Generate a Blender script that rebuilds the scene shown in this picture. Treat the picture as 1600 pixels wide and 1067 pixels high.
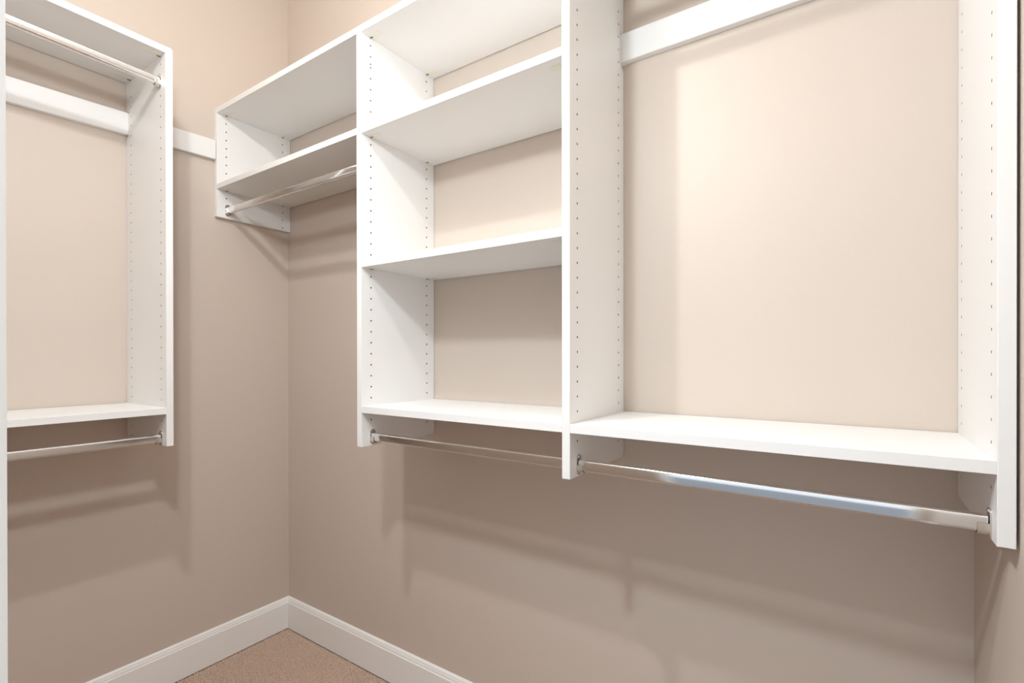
import bpy, bmesh, math, random
import numpy as np
from mathutils import Matrix, Vector

for o in list(bpy.data.objects):
    bpy.data.objects.remove(o, do_unlink=True)
S = bpy.context.scene
C = S.collection
random.seed(4)

# ---------------------------------------------------------------- measured frame
# measurements are in mm, with the right face of the second upright as x = 0,
# the rear row of peg holes as y = 0 and the camera height as z = 0
def V(x, y, z):
    return Vector(((x + 857.0) / 1000, (y - 36.5) / 1000, (z + 1168.5) / 1000))
mm = 0.001

# ---------------------------------------------------------------- camera
cam = bpy.data.cameras.new('camera')
co = bpy.data.objects.new('camera', cam); C.objects.link(co)
f, yaw, pitch, roll, cy0 = 775.954, -0.59850, -0.0027, -0.0011, 557.883
cyw, syw, cp, sp = math.cos(yaw), math.sin(yaw), math.cos(pitch), math.sin(pitch)
d = Vector((syw * cp, cyw * cp, sp)); r = Vector((cyw, -syw, 0)); u = r.cross(d)
r2 = r * math.cos(roll) + u * math.sin(roll); u2 = u * math.cos(roll) - r * math.sin(roll)
m = Matrix((r2, u2, -d)).transposed().to_4x4()
m.translation = V(1154.742, -1194.411, 0)
co.matrix_world = m
cam.sensor_width = 36; cam.lens = f * 36 / 1600
cam.shift_y = (cy0 - 533.5) / 1600
cam.clip_start = 0.01
S.camera = co

# ---------------------------------------------------------------- light and exposure
world = bpy.data.worlds.new('world'); S.world = world; world.use_nodes = True
bg = world.node_tree.nodes['Background']
bg.inputs['Color'].default_value = (0.88, 0.94, 1.0, 1)
bg.inputs['Strength'].default_value = 1.12

def lamp(name, loc, power, col, rad):
    l = bpy.data.lights.new(name, 'POINT'); l.energy = power; l.color = col; l.shadow_soft_size = rad
    o = bpy.data.objects.new(name, l); C.objects.link(o); o.location = loc
    # output shaped to brighten low walls: weaker above and to the side, stronger below
    l.use_nodes = True; nt = l.node_tree; em = nt.nodes['Emission']
    tc = nt.nodes.new('ShaderNodeTexCoord'); sx = nt.nodes.new('ShaderNodeSeparateXYZ')
    nt.links.new(tc.outputs['Normal'], sx.inputs[0])
    mr = nt.nodes.new('ShaderNodeValToRGB'); mp = nt.nodes.new('ShaderNodeMapRange')
    mp.inputs['From Min'].default_value = -1; mp.inputs['From Max'].default_value = 1
    nt.links.new(sx.outputs['Z'], mp.inputs['Value']); nt.links.new(mp.outputs['Result'], mr.inputs['Fac'])
    cr = mr.color_ramp
    cr.elements[0].position = 0.0; cr.elements[1].position = 1.0
    for pos, v in PROFILE: 
        e = cr.elements.new(pos) if 0 < pos < 1 else cr.elements[0 if pos == 0 else -1]
        e.color = (v, v, v, 1)
    nt.links.new(mr.outputs['Color'], em.inputs['Strength'])
PROFILE = [(0.0, 1.0), (0.06, 0.98), (0.2, 0.68), (0.35, 0.55), (0.5, 0.48), (1.0, 0.45)]
lamp('bulb_above_door', V(314, -1028, 1222), 39.0, (0.96, 0.98, 1.0), 0.028)
lamp('lamp_beside_door', V(600, -1040, 790), 37.0, (0.84, 0.94, 1.0), 0.040)

vs = S.view_settings
vs.view_transform = 'Standard'; vs.look = 'None'; vs.gamma = 1; vs.use_curve_mapping = False
vs.exposure = 0.07
try:
    S.cycles.max_bounces = 10; S.cycles.diffuse_bounces = 8
    S.cycles.use_denoising = True
except Exception:
    pass

# ---------------------------------------------------------------- materials
def material(name, base, rough=0.5, metal=0.0, spec=0.5, bump=None, tint=None):
    """bump = (scale, strength, distance); tint = (scale, amount) faint colour variation"""
    mt = bpy.data.materials.new(name); mt.use_nodes = True
    nt = mt.node_tree; b = nt.nodes['Principled BSDF']
    b.inputs['Base Color'].default_value = (*base, 1)
    b.inputs['Roughness'].default_value = rough
    b.inputs['Metallic'].default_value = metal
    b.inputs['Specular IOR Level'].default_value = spec
    tc = nt.nodes.new('ShaderNodeTexCoord')
    if tint:
        n = nt.nodes.new('ShaderNodeTexNoise'); n.inputs['Scale'].default_value = tint[0]; n.inputs['Detail'].default_value = 4
        nt.links.new(tc.outputs['Object'], n.inputs['Vector'])
        mx = nt.nodes.new('ShaderNodeMix'); mx.data_type = 'RGBA'
        k = tint[1]
        mx.inputs['A'].default_value = (*[c * (1 - k) for c in base], 1)
        mx.inputs['B'].default_value = (*[min(1, c * (1 + k)) for c in base], 1)
        nt.links.new(n.outputs['Fac'], mx.inputs['Factor']); nt.links.new(mx.outputs['Result'], b.inputs['Base Color'])
    if bump:
        n = nt.nodes.new('ShaderNodeTexNoise'); n.inputs['Scale'].default_value = bump[0]; n.inputs['Detail'].default_value = 3
        nt.links.new(tc.outputs['Object'], n.inputs['Vector'])
        bp = nt.nodes.new('ShaderNodeBump'); bp.inputs['Strength'].default_value = bump[1]; bp.inputs['Distance'].default_value = bump[2]
        nt.links.new(n.outputs['Fac'], bp.inputs['Height']); nt.links.new(bp.outputs['Normal'], b.inputs['Normal'])
    return mt
M_wall = material('tan_wall_paint', (0.60, 0.522, 0.456), 0.5, spec=0.4, bump=(380, 0.06, 0.001), tint=(1.6, 0.012))
M_ceil = material('white_ceiling_paint', (0.80, 0.79, 0.76), 0.8, spec=0.2)
M_white = material('white_melamine', (0.82, 0.815, 0.805), 0.38, spec=0.4, bump=(900, 0.03, 0.0004))
M_trim = material('white_trim_paint', (0.87, 0.86, 0.84), 0.4, spec=0.4)
M_chrome = material('chrome', (0.82, 0.82, 0.83), 0.09, metal=1.0, bump=(60, 0.02, 0.0004))
M_nickel = material('nickel', (0.72, 0.66, 0.61), 0.24, metal=1.0)
M_board = material('raw_particleboard', (0.30, 0.16, 0.08), 0.9, spec=0.1)
M_cam = material('cream_plastic', (0.81, 0.785, 0.70), 0.45)
M_dark = material('dark_cam_metal', (0.16, 0.14, 0.12), 0.45, metal=0.6)
M_carpet = material('beige_pink_carpet', (0.60, 0.455, 0.365), 0.95, spec=0.1, tint=(210, 0.5))
M_under = material('carpet_backing', (0.40, 0.29, 0.23), 0.95, spec=0.1)

M_room = material('grey_carpet', (0.33, 0.345, 0.37), 0.95, spec=0.1, tint=(8, 0.2))

# ---------------------------------------------------------------- helpers
def link(name, me, parent=None, mats=()):
    o = bpy.data.objects.new(name, me); C.objects.link(o)
    for q in mats: me.materials.append(q)
    if parent is not None: o.parent = parent
    return o
def from_bm(name, bm, mats, parent=None, smooth=False, angle=35):
    bmesh.ops.recalc_face_normals(bm, faces=bm.faces[:])
    me = bpy.data.meshes.new(name); bm.to_mesh(me); bm.free()
    o = link(name, me, parent, mats)
    if smooth:
        for p in me.polygons: p.use_smooth = True
        try: me.set_sharp_from_angle(angle=math.radians(angle))
        except Exception: pass
    return o
def box_bm(bm, a, b, bevel=0.0):
    """a, b opposite corners in measured mm"""
    p, q = V(*a), V(*b)
    c = (p + q) / 2; s = Vector([abs(q[i] - p[i]) for i in range(3)])
    g = bmesh.ops.create_cube(bm, size=1)['verts']
    bmesh.ops.scale(bm, vec=s, verts=g); bmesh.ops.translate(bm, vec=c, verts=g)
    if bevel:
        es = list({e for v in g for e in v.link_edges})
        bmesh.ops.bevel(bm, geom=es, offset=bevel * mm, segments=2, affect='EDGES', profile=0.5)
def prism(bm, pts, axis, a0, a1, mat=0):
    """extrude polygon pts along axis (0: pts are y,z; 1: pts are x,z; 2: pts are x,y), measured mm"""
    def P(p, a):
        if axis == 0: return V(a, p[0], p[1])
        if axis == 1: return V(p[0], a, p[1])
        return V(p[0], p[1], a)
    v0 = [bm.verts.new(P(p, a0)) for p in pts]; v1 = [bm.verts.new(P(p, a1)) for p in pts]
    n = len(pts); fs = [bm.faces.new(v0), bm.faces.new(v1[::-1])]
    for i in range(n):
        fs.append(bm.faces.new((v0[i], v1[i], v1[(i + 1) % n], v0[(i + 1) % n])))
    for q in fs: q.material_index = mat
    return fs
def thing(name, label, cat, loc, group=None):
    o = bpy.data.objects.new(name, None); C.objects.link(o); o.empty_display_size = 0.05
    tag(o, label, cat, group)
    o['_loc'] = list(loc)
    return o
def tag(o, label, cat, group=None):
    o['label'] = label; o['category'] = cat
    if group: o['group'] = group
def settle(o):
    """move a thing's origin to its base without moving its parts"""
    loc = Vector(o['_loc']); del o['_loc']
    o.location = loc
    for ch in o.children: ch.location = ch.location - loc
def structure(o, label=None):
    o['kind'] = 'structure'
    if label: o['label'] = label
    return o

FLOOR = -1168.5; CEIL = 1575.0
XL, XR, YB, YF = -857.0, 1342.5, 36.5, -1091.5
T = 110
DX0, DX1, DZ = 584.0, 1306.0, 862.0           # doorway in the front wall

# ---------------------------------------------------------------- room shell
def wall(name, boxes, mat=M_wall):
    bm = bmesh.new()
    for a, b in boxes: box_bm(bm, a, b)
    return structure(from_bm(name, bm, [mat]))
wall('wall_left', [((XL - T, YF - T, FLOOR), (XL, YB, CEIL))])
wall('wall_back', [((XL - T, YB, FLOOR), (XR + T, YB + T, CEIL))])
wall('wall_right', [((XR, YF - T, FLOOR), (XR + T, YB, CEIL))])
J = 19
wall('wall_front', [((XL, YF - T, FLOOR), (DX0 - J, YF, CEIL)), ((DX1 + J, YF - T, FLOOR), (XR, YF, CEIL)),
                    ((DX0 - J, YF - T, DZ + J), (DX1 + J, YF, CEIL))])
wall('ceiling', [((XL - T, YF - T, CEIL), (XR + T, YB + T, CEIL + T))], M_ceil)
fl = wall('floor', [((XL - T, YF - T, FLOOR - T), (XR + T, YB + T, FLOOR - 5)),
                    ((XL - 1500, YF - 4600, FLOOR - T), (XR + 2600, YF - T, FLOOR - 2))], M_under)
# the second slab is the room beyond the doorway, in a cooler grey carpet
fl.data.materials.append(M_room)
for p_ in fl.data.polygons:
    if p_.center.y < V(0, YF - T, 0).y - 0.01 or p_.index >= 6: p_.material_index = 1

# loop pile of the carpet, real little loops
def carpet():
    px, py = 7.6, 6.4
    base = []
    for z, k in ((-6.0, 1.0), (-2.2, 0.95), (-0.2, 0.5)):
        for i in range(6):
            a = i * math.pi / 3
            base.append((3.8 * k * math.cos(a), 2.9 * k * math.sin(a), z))
    base.append((0, 0, 0.5))
    base = np.array(base)
    fc = []
    for ring in range(2):
        for i in range(6):
            j = (i + 1) % 6
            fc.append((ring * 6 + i, ring * 6 + j, ring * 6 + 6 + j, ring * 6 + 6 + i))
    tri = [(12 + i, 12 + (i + 1) % 6, 18) for i in range(6)]
    rng = np.random.default_rng(3)
    xs = np.arange(XL + 16, XR - 4, px); ys = np.arange(YF - 100, YB - 16, py)
    gx, gy = np.meshgrid(xs, ys)
    gx = gx + (np.arange(len(ys)) % 2)[:, None] * px / 2
    n = gx.size
    cx = gx.ravel() + rng.normal(0, 0.8, n); cy = gy.ravel() + rng.normal(0, 0.7, n); cz = rng.normal(0, 0.9, n)
    keep = (cy > YF - 2) | ((cx > DX0 + 6) & (cx < DX1 - 6))
    cx, cy, cz = cx[keep], cy[keep], cz[keep]; n = len(cx)
    ang = rng.normal(0, 0.35, n); sc = rng.uniform(0.88, 1.12, n)
    ca, sa = np.cos(ang) * sc, np.sin(ang) * sc
    vx = base[None, :, 0] * ca[:, None] - base[None, :, 1] * sa[:, None] + cx[:, None]
    vy = base[None, :, 0] * sa[:, None] + base[None, :, 1] * ca[:, None] + cy[:, None]
    vz = base[None, :, 2] + cz[:, None] + FLOOR
    co_ = np.stack([(vx + 857) / 1000, (vy - 36.5) / 1000, (vz + 1168.5) / 1000], 2).reshape(-1, 3)
    nb = len(base)
    q = (np.arange(n)[:, None, None] * nb + np.array(fc)[None]).reshape(-1, 4)
    t = (np.arange(n)[:, None, None] * nb + np.array(tri)[None]).reshape(-1, 3)
    me = bpy.data.meshes.new('carpet_pile')
    me.vertices.add(len(co_)); me.vertices.foreach_set('co', co_.ravel())
    nl = q.size + t.size
    me.loops.add(nl); me.loops.foreach_set('vertex_index', np.concatenate([q.ravel(), t.ravel()]).astype(np.int32))
    me.polygons.add(len(q) + len(t))
    ls = np.concatenate([np.arange(len(q)) * 4, q.size + np.arange(len(t)) * 3])
    me.polygons.foreach_set('loop_start', ls.astype(np.int32))
    me.polygons.foreach_set('use_smooth', np.ones(len(q) + len(t), dtype=bool))
    me.update(calc_edges=True); me.validate()
    o = link('carpet_pile', me, fl, [M_carpet]); o['kind'] = 'stuff'
    o['label'] = 'beige pink loop pile carpet'
carpet()

# baseboards: flat board with a stepped moulded cap
PROF = [(0, 0), (13.5, 0), (13.5, 108), (12.6, 110), (10.6, 110.6), (10.6, 112.5), (10.0, 117), (8.2, 120.5), (7.6, 122), (7.6, 124.0), (4.5, 128), (1.2, 130), (0, 130)]
def baseboard(name, frm, to, n_in, cut0, cut1):
    """frm, to: (x, y) along the wall; n_in: inward normal; cut: +1 mitre into an inside corner, 0 square"""
    bm = bmesh.new(); fr, tt, nn = Vector(frm), Vector(to), Vector(n_in)
    dr = (tt - fr).normalized()
    a = []; b = []
    for t_, z_ in PROF:
        p = fr + nn * t_ + dr * (t_ * cut0); q = tt + nn * t_ - dr * (t_ * cut1)
        a.append(bm.verts.new(V(p.x, p.y, FLOOR + z_))); b.append(bm.verts.new(V(q.x, q.y, FLOOR + z_)))
    n = len(PROF); bm.faces.new(a); bm.faces.new(b[::-1])
    for i in range(n): bm.faces.new((a[i], b[i], b[(i + 1) % n], a[(i + 1) % n]))
    return structure(from_bm(name, bm, [M_trim]))
baseboard('baseboard_left', (XL, YB), (XL, YF), (1, 0), 1, 1)
baseboard('baseboard_back', (XL, YB), (XR, YB), (0, -1), 1, 1)
baseboard('baseboard_right', (XR, YB), (XR, YF), (-1, 0), 1, 1)
baseboard('baseboard_front', (XL, YF), (DX0 - 66, YF), (0, 1), 1, 0)

# door frame around the opening the camera stands in
door = bpy.data.objects.new('door_1', None); C.objects.link(door); structure(door)
def frame_piece(name, a, b):
    bm = bmesh.new(); box_bm(bm, a, b, 0.5)
    return from_bm(name, bm, [M_trim], door)
frame_piece('jamb', (DX0 - J, YF - T, FLOOR), (DX0, YF, DZ))
frame_piece('jamb', (DX1, YF - T, FLOOR), (DX1 + J, YF, DZ))
frame_piece('head_jamb', (DX0 - J, YF - T, DZ), (DX1 + J, YF, DZ + J))
door_loc = V((DX0 + DX1) / 2, YF - T / 2, FLOOR)

# ---------------------------------------------------------------- closet organizers
def cutter(centres, axis, face, sign, rad=2.6, depth=9):
    """joined small cylinders, axis 0: holes in an x = face plane, axis 1: in a y = face plane"""
    bm = bmesh.new()
    for a, z in centres:
        ring0 = []; ring1 = []
        for i in range(10):
            t = i * math.tau / 10
            h, w = a + rad * math.cos(t), z + rad * math.sin(t)
            for ring, dep in ((ring0, -2.0), (ring1, depth)):
                k = face + sign * dep
                ring.append(bm.verts.new(V(k, h, w) if axis == 0 else V(h, k, w)))
        bm.faces.new(ring0); bm.faces.new(ring1[::-1])
        for i in range(10):
            j = (i + 1) % 10
            bm.faces.new((ring0[i], ring1[i], ring1[j], ring0[j]))
    bmesh.ops.recalc_face_normals(bm, faces=bm.faces[:])
    for q in bm.faces: q.material_index = 1
    me = bpy.data.meshes.new('cutter'); bm.to_mesh(me); bm.free()
    me.materials.append(M_white); me.materials.append(M_board)
    o = bpy.data.objects.new('cutter', me); C.objects.link(o)
    return o
def drill(o, cut):
    md = o.modifiers.new('b', 'BOOLEAN'); md.operation = 'DIFFERENCE'; md.solver = 'EXACT'; md.object = cut
    try: md.material_mode = 'INDEX'
    except Exception: pass
    dg = bpy.context.evaluated_depsgraph_get(); dg.update()
    me = bpy.data.meshes.new_from_object(o.evaluated_get(dg))
    o.modifiers.clear(); old = o.data; o.data = me; me.name = old.name
    bpy.data.meshes.remove(old)
    cm = cut.data; bpy.data.objects.remove(cut); bpy.data.meshes.remove(cm)

PF, PR = -265.0, 35.0        # front and rear of the back wall uprights
HF, HR = -229.8, 0.0         # rows of peg holes
TOPZ, BOTZ = 945.0, -260.7
TH = 19.0

def upright_profile(front, rear, top, bottom, notch, toe=6):
    pts = [(front, bottom), (rear - toe, bottom), (rear - 1.5, bottom + toe), (rear, bottom + toe * 1.8)]
    if notch:
        n0, n1, nd = notch
        pts += [(rear, n0 - 14), (rear - 6, n0 - 10), (rear - nd + 3, n0 - 3), (rear - nd, n0), (rear - nd, n1), (rear, n1)]
    pts += [(rear, top), (front, top)]
    return pts

back = thing('closet_organizer', 'long white closet organizer of uprights and shelves across the back wall', 'closet shelving', V(240, -115, BOTZ))
NOTCH = (748.0, 826.0, 20.5)
def upright_x(x0, x1, face, sign, phase, top_hole, front_low, rear_low, bottom=BOTZ, notch=NOTCH, round_corner=False, skip=(), extra=()):
    bm = bmesh.new()
    if round_corner:
        # top outer corner eased: profile in x, z
        k = 8; pts = [(x0, bottom), (x1, bottom), (x1, TOPZ)]
        pts += [(x0 + k - k * math.sin(t * math.pi / 12), TOPZ - k + k * math.cos(t * math.pi / 12)) for t in range(0, 7)]
        prism(bm, pts, 1, PF, PR)
    else:
        prism(bm, upright_profile(PF, PR, TOPZ, bottom, notch), 0, x0, x1)
    bmesh.ops.recalc_face_normals(bm, faces=bm.faces[:])
    fr = [e for e in bm.edges if abs(e.verts[0].co.y - V(0, PF, 0).y) < 1e-5 and abs(e.verts[1].co.y - V(0, PF, 0).y) < 1e-5]
    bmesh.ops.bevel(bm, geom=fr, offset=0.8 * mm, segments=1, affect='EDGES')
    o = from_bm('side_panel', bm, [M_white, M_board], back)
    cs = []
    z = phase + 32 * math.floor((top_hole - phase) / 32 + 0.01)
    while z > rear_low - 1:
        for a, low in ((HF, front_low), (HR, rear_low)):
            if z > low - 1 and not any(s0 < z < s1 and (side == 'b' or (side == 'f') == (a == HF)) for s0, s1, side in skip):
                cs.append((a, z))
        z -= 32
    cs += list(extra)
    drill(o, cutter(cs, 0, face, -sign))
    return o
pA = upright_x(-857.0 + 0.6, -838.0, -838.0, 1, 31.88, 900, 600, 540, bottom=532.0, notch=None, round_corner=True)
pB = upright_x(-19.5, 0.0, 0.0, 1, 6.26, 905, -187, -219, extra=[(HF, 848.5)])
pC = upright_x(648.8, 667.6, 667.6, 1, 8.06, 906, -185, -217)
pD = upright_x(1319.6, 1338.6, 1319.6, -1, 4.8, 902, -188, -221)
def cap(name, parent, ctr, axis, sgn, rad=7, th=2.0, mat=M_white):
    """flat domed button; axis 0 faces along x, 1 along y"""
    bm = bmesh.new(); rings = []
    for k, h in ((1.0, 0), (1.0, th * .55), (0.82, th * .9), (0.4, th)):
        ring = []
        for i in range(16):
            t = i * math.tau / 16
            p, q = rad * k * math.cos(t), rad * k * math.sin(t)
            c = (ctr[0] + sgn * h, ctr[1] + p, ctr[2] + q) if axis == 0 else (ctr[0] + p, ctr[1] + sgn * h, ctr[2] + q)
            ring.append(bm.verts.new(V(*c)))
        rings.append(ring)
    bm.faces.new(rings[0]); bm.faces.new(rings[-1])
    for a, b in zip(rings, rings[1:]):
        for i in range(16): bm.faces.new((a[i], a[(i + 1) % 16], b[(i + 1) % 16], b[i]))
    return from_bm(name, bm, [mat], parent, smooth=True)
cap('screw_cap', pA, (-838.0, 17.5, 869.5), 0, 1, 5.5, 2)

def cam_fitting(shelf, z, origin, along, across):
    """flush cream cam cover under a shelf beside an upright, with the dark cam hole; origin (x, y) on the upright's face"""
    bm = bmesh.new(); L0, L1, Wd = 3.0, 46.0, 11.0
    pts = []
    for i in range(9):
        t = -math.pi / 2 + math.pi * i / 8
        pts.append((L1 - Wd + Wd * math.cos(t), Wd * math.sin(t)))
    pts += [(L0, Wd), (L0, -Wd)]
    def W(p): return (origin[0] + along[0] * p[0] + across[0] * p[1], origin[1] + along[1] * p[0] + across[1] * p[1])
    lo, hi = z - 0.7, z + 0.2
    v0 = [bm.verts.new(V(*W(p), lo)) for p in pts]; v1 = [bm.verts.new(V(*W(p), hi)) for p in pts]
    bm.faces.new(v0); bm.faces.new(v1[::-1])
    for i in range(len(pts)): bm.faces.new((v0[i], v0[(i + 1) % len(pts)], v1[(i + 1) % len(pts)], v1[i]))
    # the cam: short dark pin crossing from the upright into the cover
    for (c0, c1, rr, dz) in ((0.0, 9.5, 2.4, 1.1),):
        a = []; b = []
        for i in range(8):
            t = i * math.tau / 8
            off = (rr * math.cos(t), z - dz + 1.2 * math.sin(t))
            pa, pb = W((c0, off[0])), W((c1, off[0]))
            a.append(bm.verts.new(V(*pa, off[1]))); b.append(bm.verts.new(V(*pb, off[1])))
        q = [bm.faces.new(a), bm.faces.new(b[::-1])] + [bm.faces.new((a[i], b[i], b[(i + 1) % 8], a[(i + 1) % 8])) for i in range(8)]
        for g in q: g.material_index = 1
    return from_bm('cam_fitting', bm, [M_cam, M_dark], shelf)

def shelf_x(x0, x1, under, top, cams=True):
    bm = bmesh.new(); box_bm(bm, (x0, PF + 0.6, under), (x1, PR - 1.5, top), 0.7)
    o = from_bm('shelf', bm, [M_white], back)
    if cams:
        for yy in (HF, HR):
            cam_fitting(o, under, (x0, yy), (1, 0), (0, 1))
            cam_fitting(o, under, (x1, yy), (-1, 0), (0, 1))
    return o
bays = [(-838.0, -19.5), (0.0, 648.8), (667.6, 1319.6)]
for (x0, x1) in bays: shelf_x(x0, x1, 925.6, TOPZ)
for (x0, x1) in bays[:2]: shelf_x(x0, x1, 636.3, 655.3)
shelf_x(*bays[1], 253.3, 272.6)
shelf_x(*bays[1], -162.9, -143.9)
shelf_x(*bays[2], -162.9, -143.9)

# rod brackets: oblong plate with a cup open at the top
def rod_bracket(parent, face, sgn, axis, c, z):
    """axis 0: on an x = face plane, c = y of the rod; axis 1: on a y = face plane, c = x of the rod; z = rod centre"""
    bm = bmesh.new()
    def W(o_, a, h): return V(face + sgn * o_, c + a, z + h) if axis == 0 else V(c + a, face + sgn * o_, z + h)
    def extr(pts, d0, d1):
        v0 = [bm.verts.new(W(d0, *p)) for p in pts]; v1 = [bm.verts.new(W(d1, *p)) for p in pts]
        n = len(pts); bm.faces.new(v0); bm.faces.new(v1[::-1])
        for i in range(n): bm.faces.new((v0[i], v0[(i + 1) % n], v1[(i + 1) % n], v1[i]))
    w = 10.0
    st = [(w * math.cos(t), 13 + w * math.sin(t)) for t in [math.pi * i / 10 for i in range(11)]]
    st += [(w * math.cos(t), -11 + w * math.sin(t)) for t in [math.pi + math.pi * i / 10 for i in range(11)]]
    extr(st, 0.0, 2.2)
    # screw head in the upper part of the plate
    extr([(3.6 * math.cos(i * math.tau / 12), 17.5 + 3.6 * math.sin(i * math.tau / 12)) for i in range(12)], 2.2, 3.4)
    # cup: U section
    ri, ro = 8.1, 9.8
    n = 14; outer = []; inner = []
    for i in range(n + 1):
        t = math.pi + math.pi * i / n
        outer.append((ro * math.cos(t), -8.0 + (ro + 0.2) * math.sin(t) * 0.85)); inner.append((ri * math.cos(t), -8.0 + ri * math.sin(t) * 0.80))
    U = [(-ro, 1.5)] + outer + [(ro, 1.5), (ri, 1.5)] + inner[::-1] + [(-ri, 1.5)]
    extr(U, 2.0, 15.0)
    return from_bm('rod_bracket', bm, [M_nickel], parent, smooth=True, angle=30)

def rod_mesh(p, q, wide_axis):
    """tall oval tube 15 x 26 mm between two points (measured mm); wide_axis: unit vector across the tube"""
    bm = bmesh.new(); p, q, wv = Vector(p), Vector(q), Vector(wide_axis)
    dr = (q - p).normalized(); up = Vector((0, 0, 1)); up = (up - dr * up.dot(dr)).normalized()
    prof = []
    hw, hh, rr = 7.5, 13.0, 6.2
    for cx_, cz_, t0 in ((hw - rr, hh - rr, 0), (-hw + rr, hh - rr, 90), (-hw + rr, -hh + rr, 180), (hw - rr, -hh + rr, 270)):
        for i in range(9):
            t = math.radians(t0 + 90 * i / 8); prof.append((cx_ + rr * math.cos(t), cz_ + rr * math.sin(t)))
    prof_i = [(a * 0.84, b * 0.90) for a, b in prof]
    N = len(prof); rings = []
    for pr in (prof, prof_i):
        for e in (p, q):
            rings.append([bm.verts.new(V(*(e + wv * a + up * b))) for a, b in pr])
    o0, o1, i0, i1 = rings
    for i in range(N):
        j = (i + 1) % N
        bm.faces.new((o0[i], o0[j], o1[j], o1[i])); bm.faces.new((i0[i], i1[i], i1[j], i0[j]))
        bm.faces.new((o0[i], i0[i], i0[j], o0[j])); bm.faces.new((o1[i], o1[j], i1[j], i1[i]))
    return bm
def rod(label, p, q, across):
    o = from_bm('hanging_rod', rod_mesh(p, q, across), [M_chrome], smooth=True, angle=40)
    tag(o, label, 'closet rod', 'chrome hanging rods')
    c = (V(*p) + V(*q)) / 2
    o.data.transform(Matrix.Translation(-c)); o.location = c
    return o
RY = -225.0
def bay_rod(label, x0, x1, z0, z1):
    rod_bracket(back, x0, 1, 0, RY, z0); rod_bracket(back, x1, -1, 0, RY, z1)
    return rod(label, (x0 + 3.6, RY, z0), (x1 - 3.6, RY, z1), (0, 1, 0))
bay_rod('short chrome rod under the lower shelf of the corner section, highest on the back wall', -838.0, -19.5, 561.5, 561.5)
bay_rod('chrome rod below the middle bay of shelves, between the two centre uprights', 0.0, 648.8, -236.0, -236.0)
bay_rod('chrome rod below the wide right bay, nearest to the viewer', 667.6, 1319.6, -236.2, -240.0)
bay_rod('chrome rod high under the top shelf of the right bay', 667.6, 1319.6, 843.0, 843.0)
settle(back)

# ---- section on the left wall
left = thing('closet_organizer', 'white double hanging organizer section on the left wall beside the doorway', 'closet shelving', V(-700, -805, -272))
EF, ER = -549.6, -855.0                       # front and rear (x)
EY = -544.5; EYo = -525.5                     # faces of its far upright
EY2 = -1066.0; EY2o = -1085.0                 # faces of its near upright, hidden by the door frame
ETOP, EBOT = 932.7, -272.3
def rail_z(y): return 820.4 + (y + 270) * 0.0322 - 36.5
def upright_y(yf, yo, face, sgn, corner):
    bm = bmesh.new()
    zc = rail_z((yf + yo) / 2)
    pts = upright_profile(-EF, -ER, ETOP, EBOT, (zc - 38, zc + 39, 19.5))
    pts = [(-a, b) for a, b in pts]
    prism(bm, pts, 1, yf, yo)
    bmesh.ops.recalc_face_normals(bm, faces=bm.faces[:])
    top = [e for e in bm.edges if all(abs(v.co.z - V(0, 0, ETOP).z) < 1e-5 and abs(v.co.y - V(0, yo, 0).y) < 1e-5 for v in e.verts)]
    bmesh.ops.bevel(bm, geom=top, offset=8 * mm, segments=5, affect='EDGES', profile=0.5)
    fx = V(EF, 0, 0).x
    fr = [e for e in bm.edges if all(abs(v.co.x - fx) < 1e-5 for v in e.verts) and abs(e.verts[0].co.z - e.verts[1].co.z) > 0.2]
    bmesh.ops.bevel(bm, geom=fr, offset=0.8 * mm, segments=1, affect='EDGES')
    o = from_bm('side_panel', bm, [M_white, M_board], left)
    cs = []
    z = 890.3
    while z > -265:
        if z > -200 and not (815 < z < 865): cs.append((-585.9, z))
        if z < 880: cs.append((-815.7, z))
        z -= 32
    drill(o, cutter(cs, 1, face, -sgn))
    return o
upright_y(EY, EYo, EY, -1, True)
upright_y(EY2, EY2o, EY2, 1, True)
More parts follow.
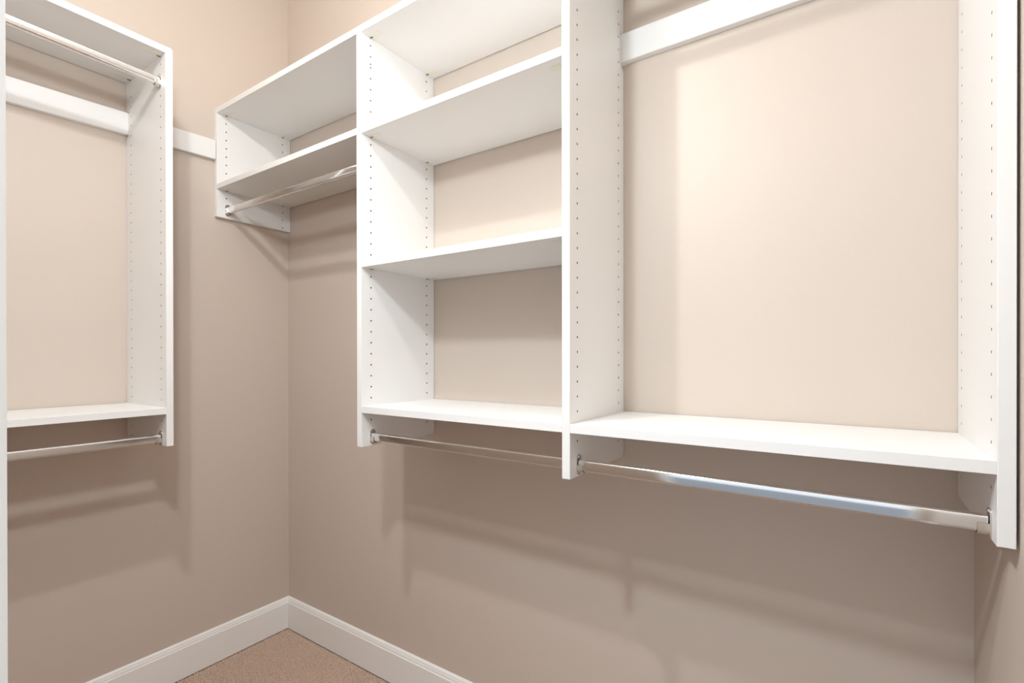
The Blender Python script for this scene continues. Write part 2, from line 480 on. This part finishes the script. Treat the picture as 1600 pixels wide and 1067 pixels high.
def shelf_y(under, top):
    bm = bmesh.new(); box_bm(bm, (EF - 0.6, EY2, under), (ER + 1.5, EY, top), 0.7)
    o = from_bm('shelf', bm, [M_white], left)
    for xx in (-585.9, -815.7):
        cam_fitting(o, under, (xx, EY), (0, -1), (1, 0)); cam_fitting(o, under, (xx, EY2), (0, 1), (1, 0))
shelf_y(913.8, ETOP)
shelf_y(-175.2, -156.2)
RX = -588.0
def left_rod(label, z_far, z_near):
    rod_bracket(left, EY, -1, 1, RX, z_far); rod_bracket(left, EY2, 1, 1, RX, z_near)
    return rod(label, (RX, EY - 3.6, z_far), (RX, EY2 + 3.6, z_near), (1, 0, 0))
left_rod('chrome rod under the top shelf of the left wall section', 837.5, 846.0)
left_rod('chrome rod under the bottom shelf of the left wall section', -251.5, -249.5)
settle(left)

# ---- mounting rails screwed to the walls
def rail(name, label, p, q, inward, h=72.0, th=19.0, caps=()):
    """p, q = centre line ends on the wall (mm)"""
    bm = bmesh.new(); p, q, nn = Vector(p), Vector(q), Vector(inward)
    vs_ = []
    for e in (p, q):
        for t_, s_ in ((0, -1), (th, -1), (th, 1), (0, 1)):
            w = e + nn * t_ + Vector((0, 0, s_ * h / 2)); vs_.append(bm.verts.new(V(*w)))
    a, b = vs_[:4], vs_[4:]
    bm.faces.new(a); bm.faces.new(b[::-1])
    for i in range(4): bm.faces.new((a[i], b[i], b[(i + 1) % 4], a[(i + 1) % 4]))
    bmesh.ops.recalc_face_normals(bm, faces=bm.faces[:])
    bmesh.ops.bevel(bm, geom=bm.edges[:], offset=1.0 * mm, segments=2, affect='EDGES')
    o = from_bm(name, bm, [M_white])
    tag(o, label, 'wall rail', 'white mounting rails')
    return o
r1 = rail('mounting_rail', 'white horizontal rail along the left wall, running behind the hanging section to the corner shelves',
          (XL + 0.4, PF - 2.5, rail_z(-267)), (XL + 0.4, EY2o + 2, rail_z(EY2o)), (1, 0, 0))
r2 = rail('mounting_rail', 'white horizontal rail high on the back wall inside the right bay',
          (-837.0, YB - 0.4, 787.5), (1319.0, YB - 0.4, 787.5), (0, -1, 0))
cap('screw_cap', r2, (962.3, YB - 19.4, 788.5), 1, -1, 8.0, 2.0)

door.location = door_loc
for ch in door.children: ch.location = ch.location - door_loc
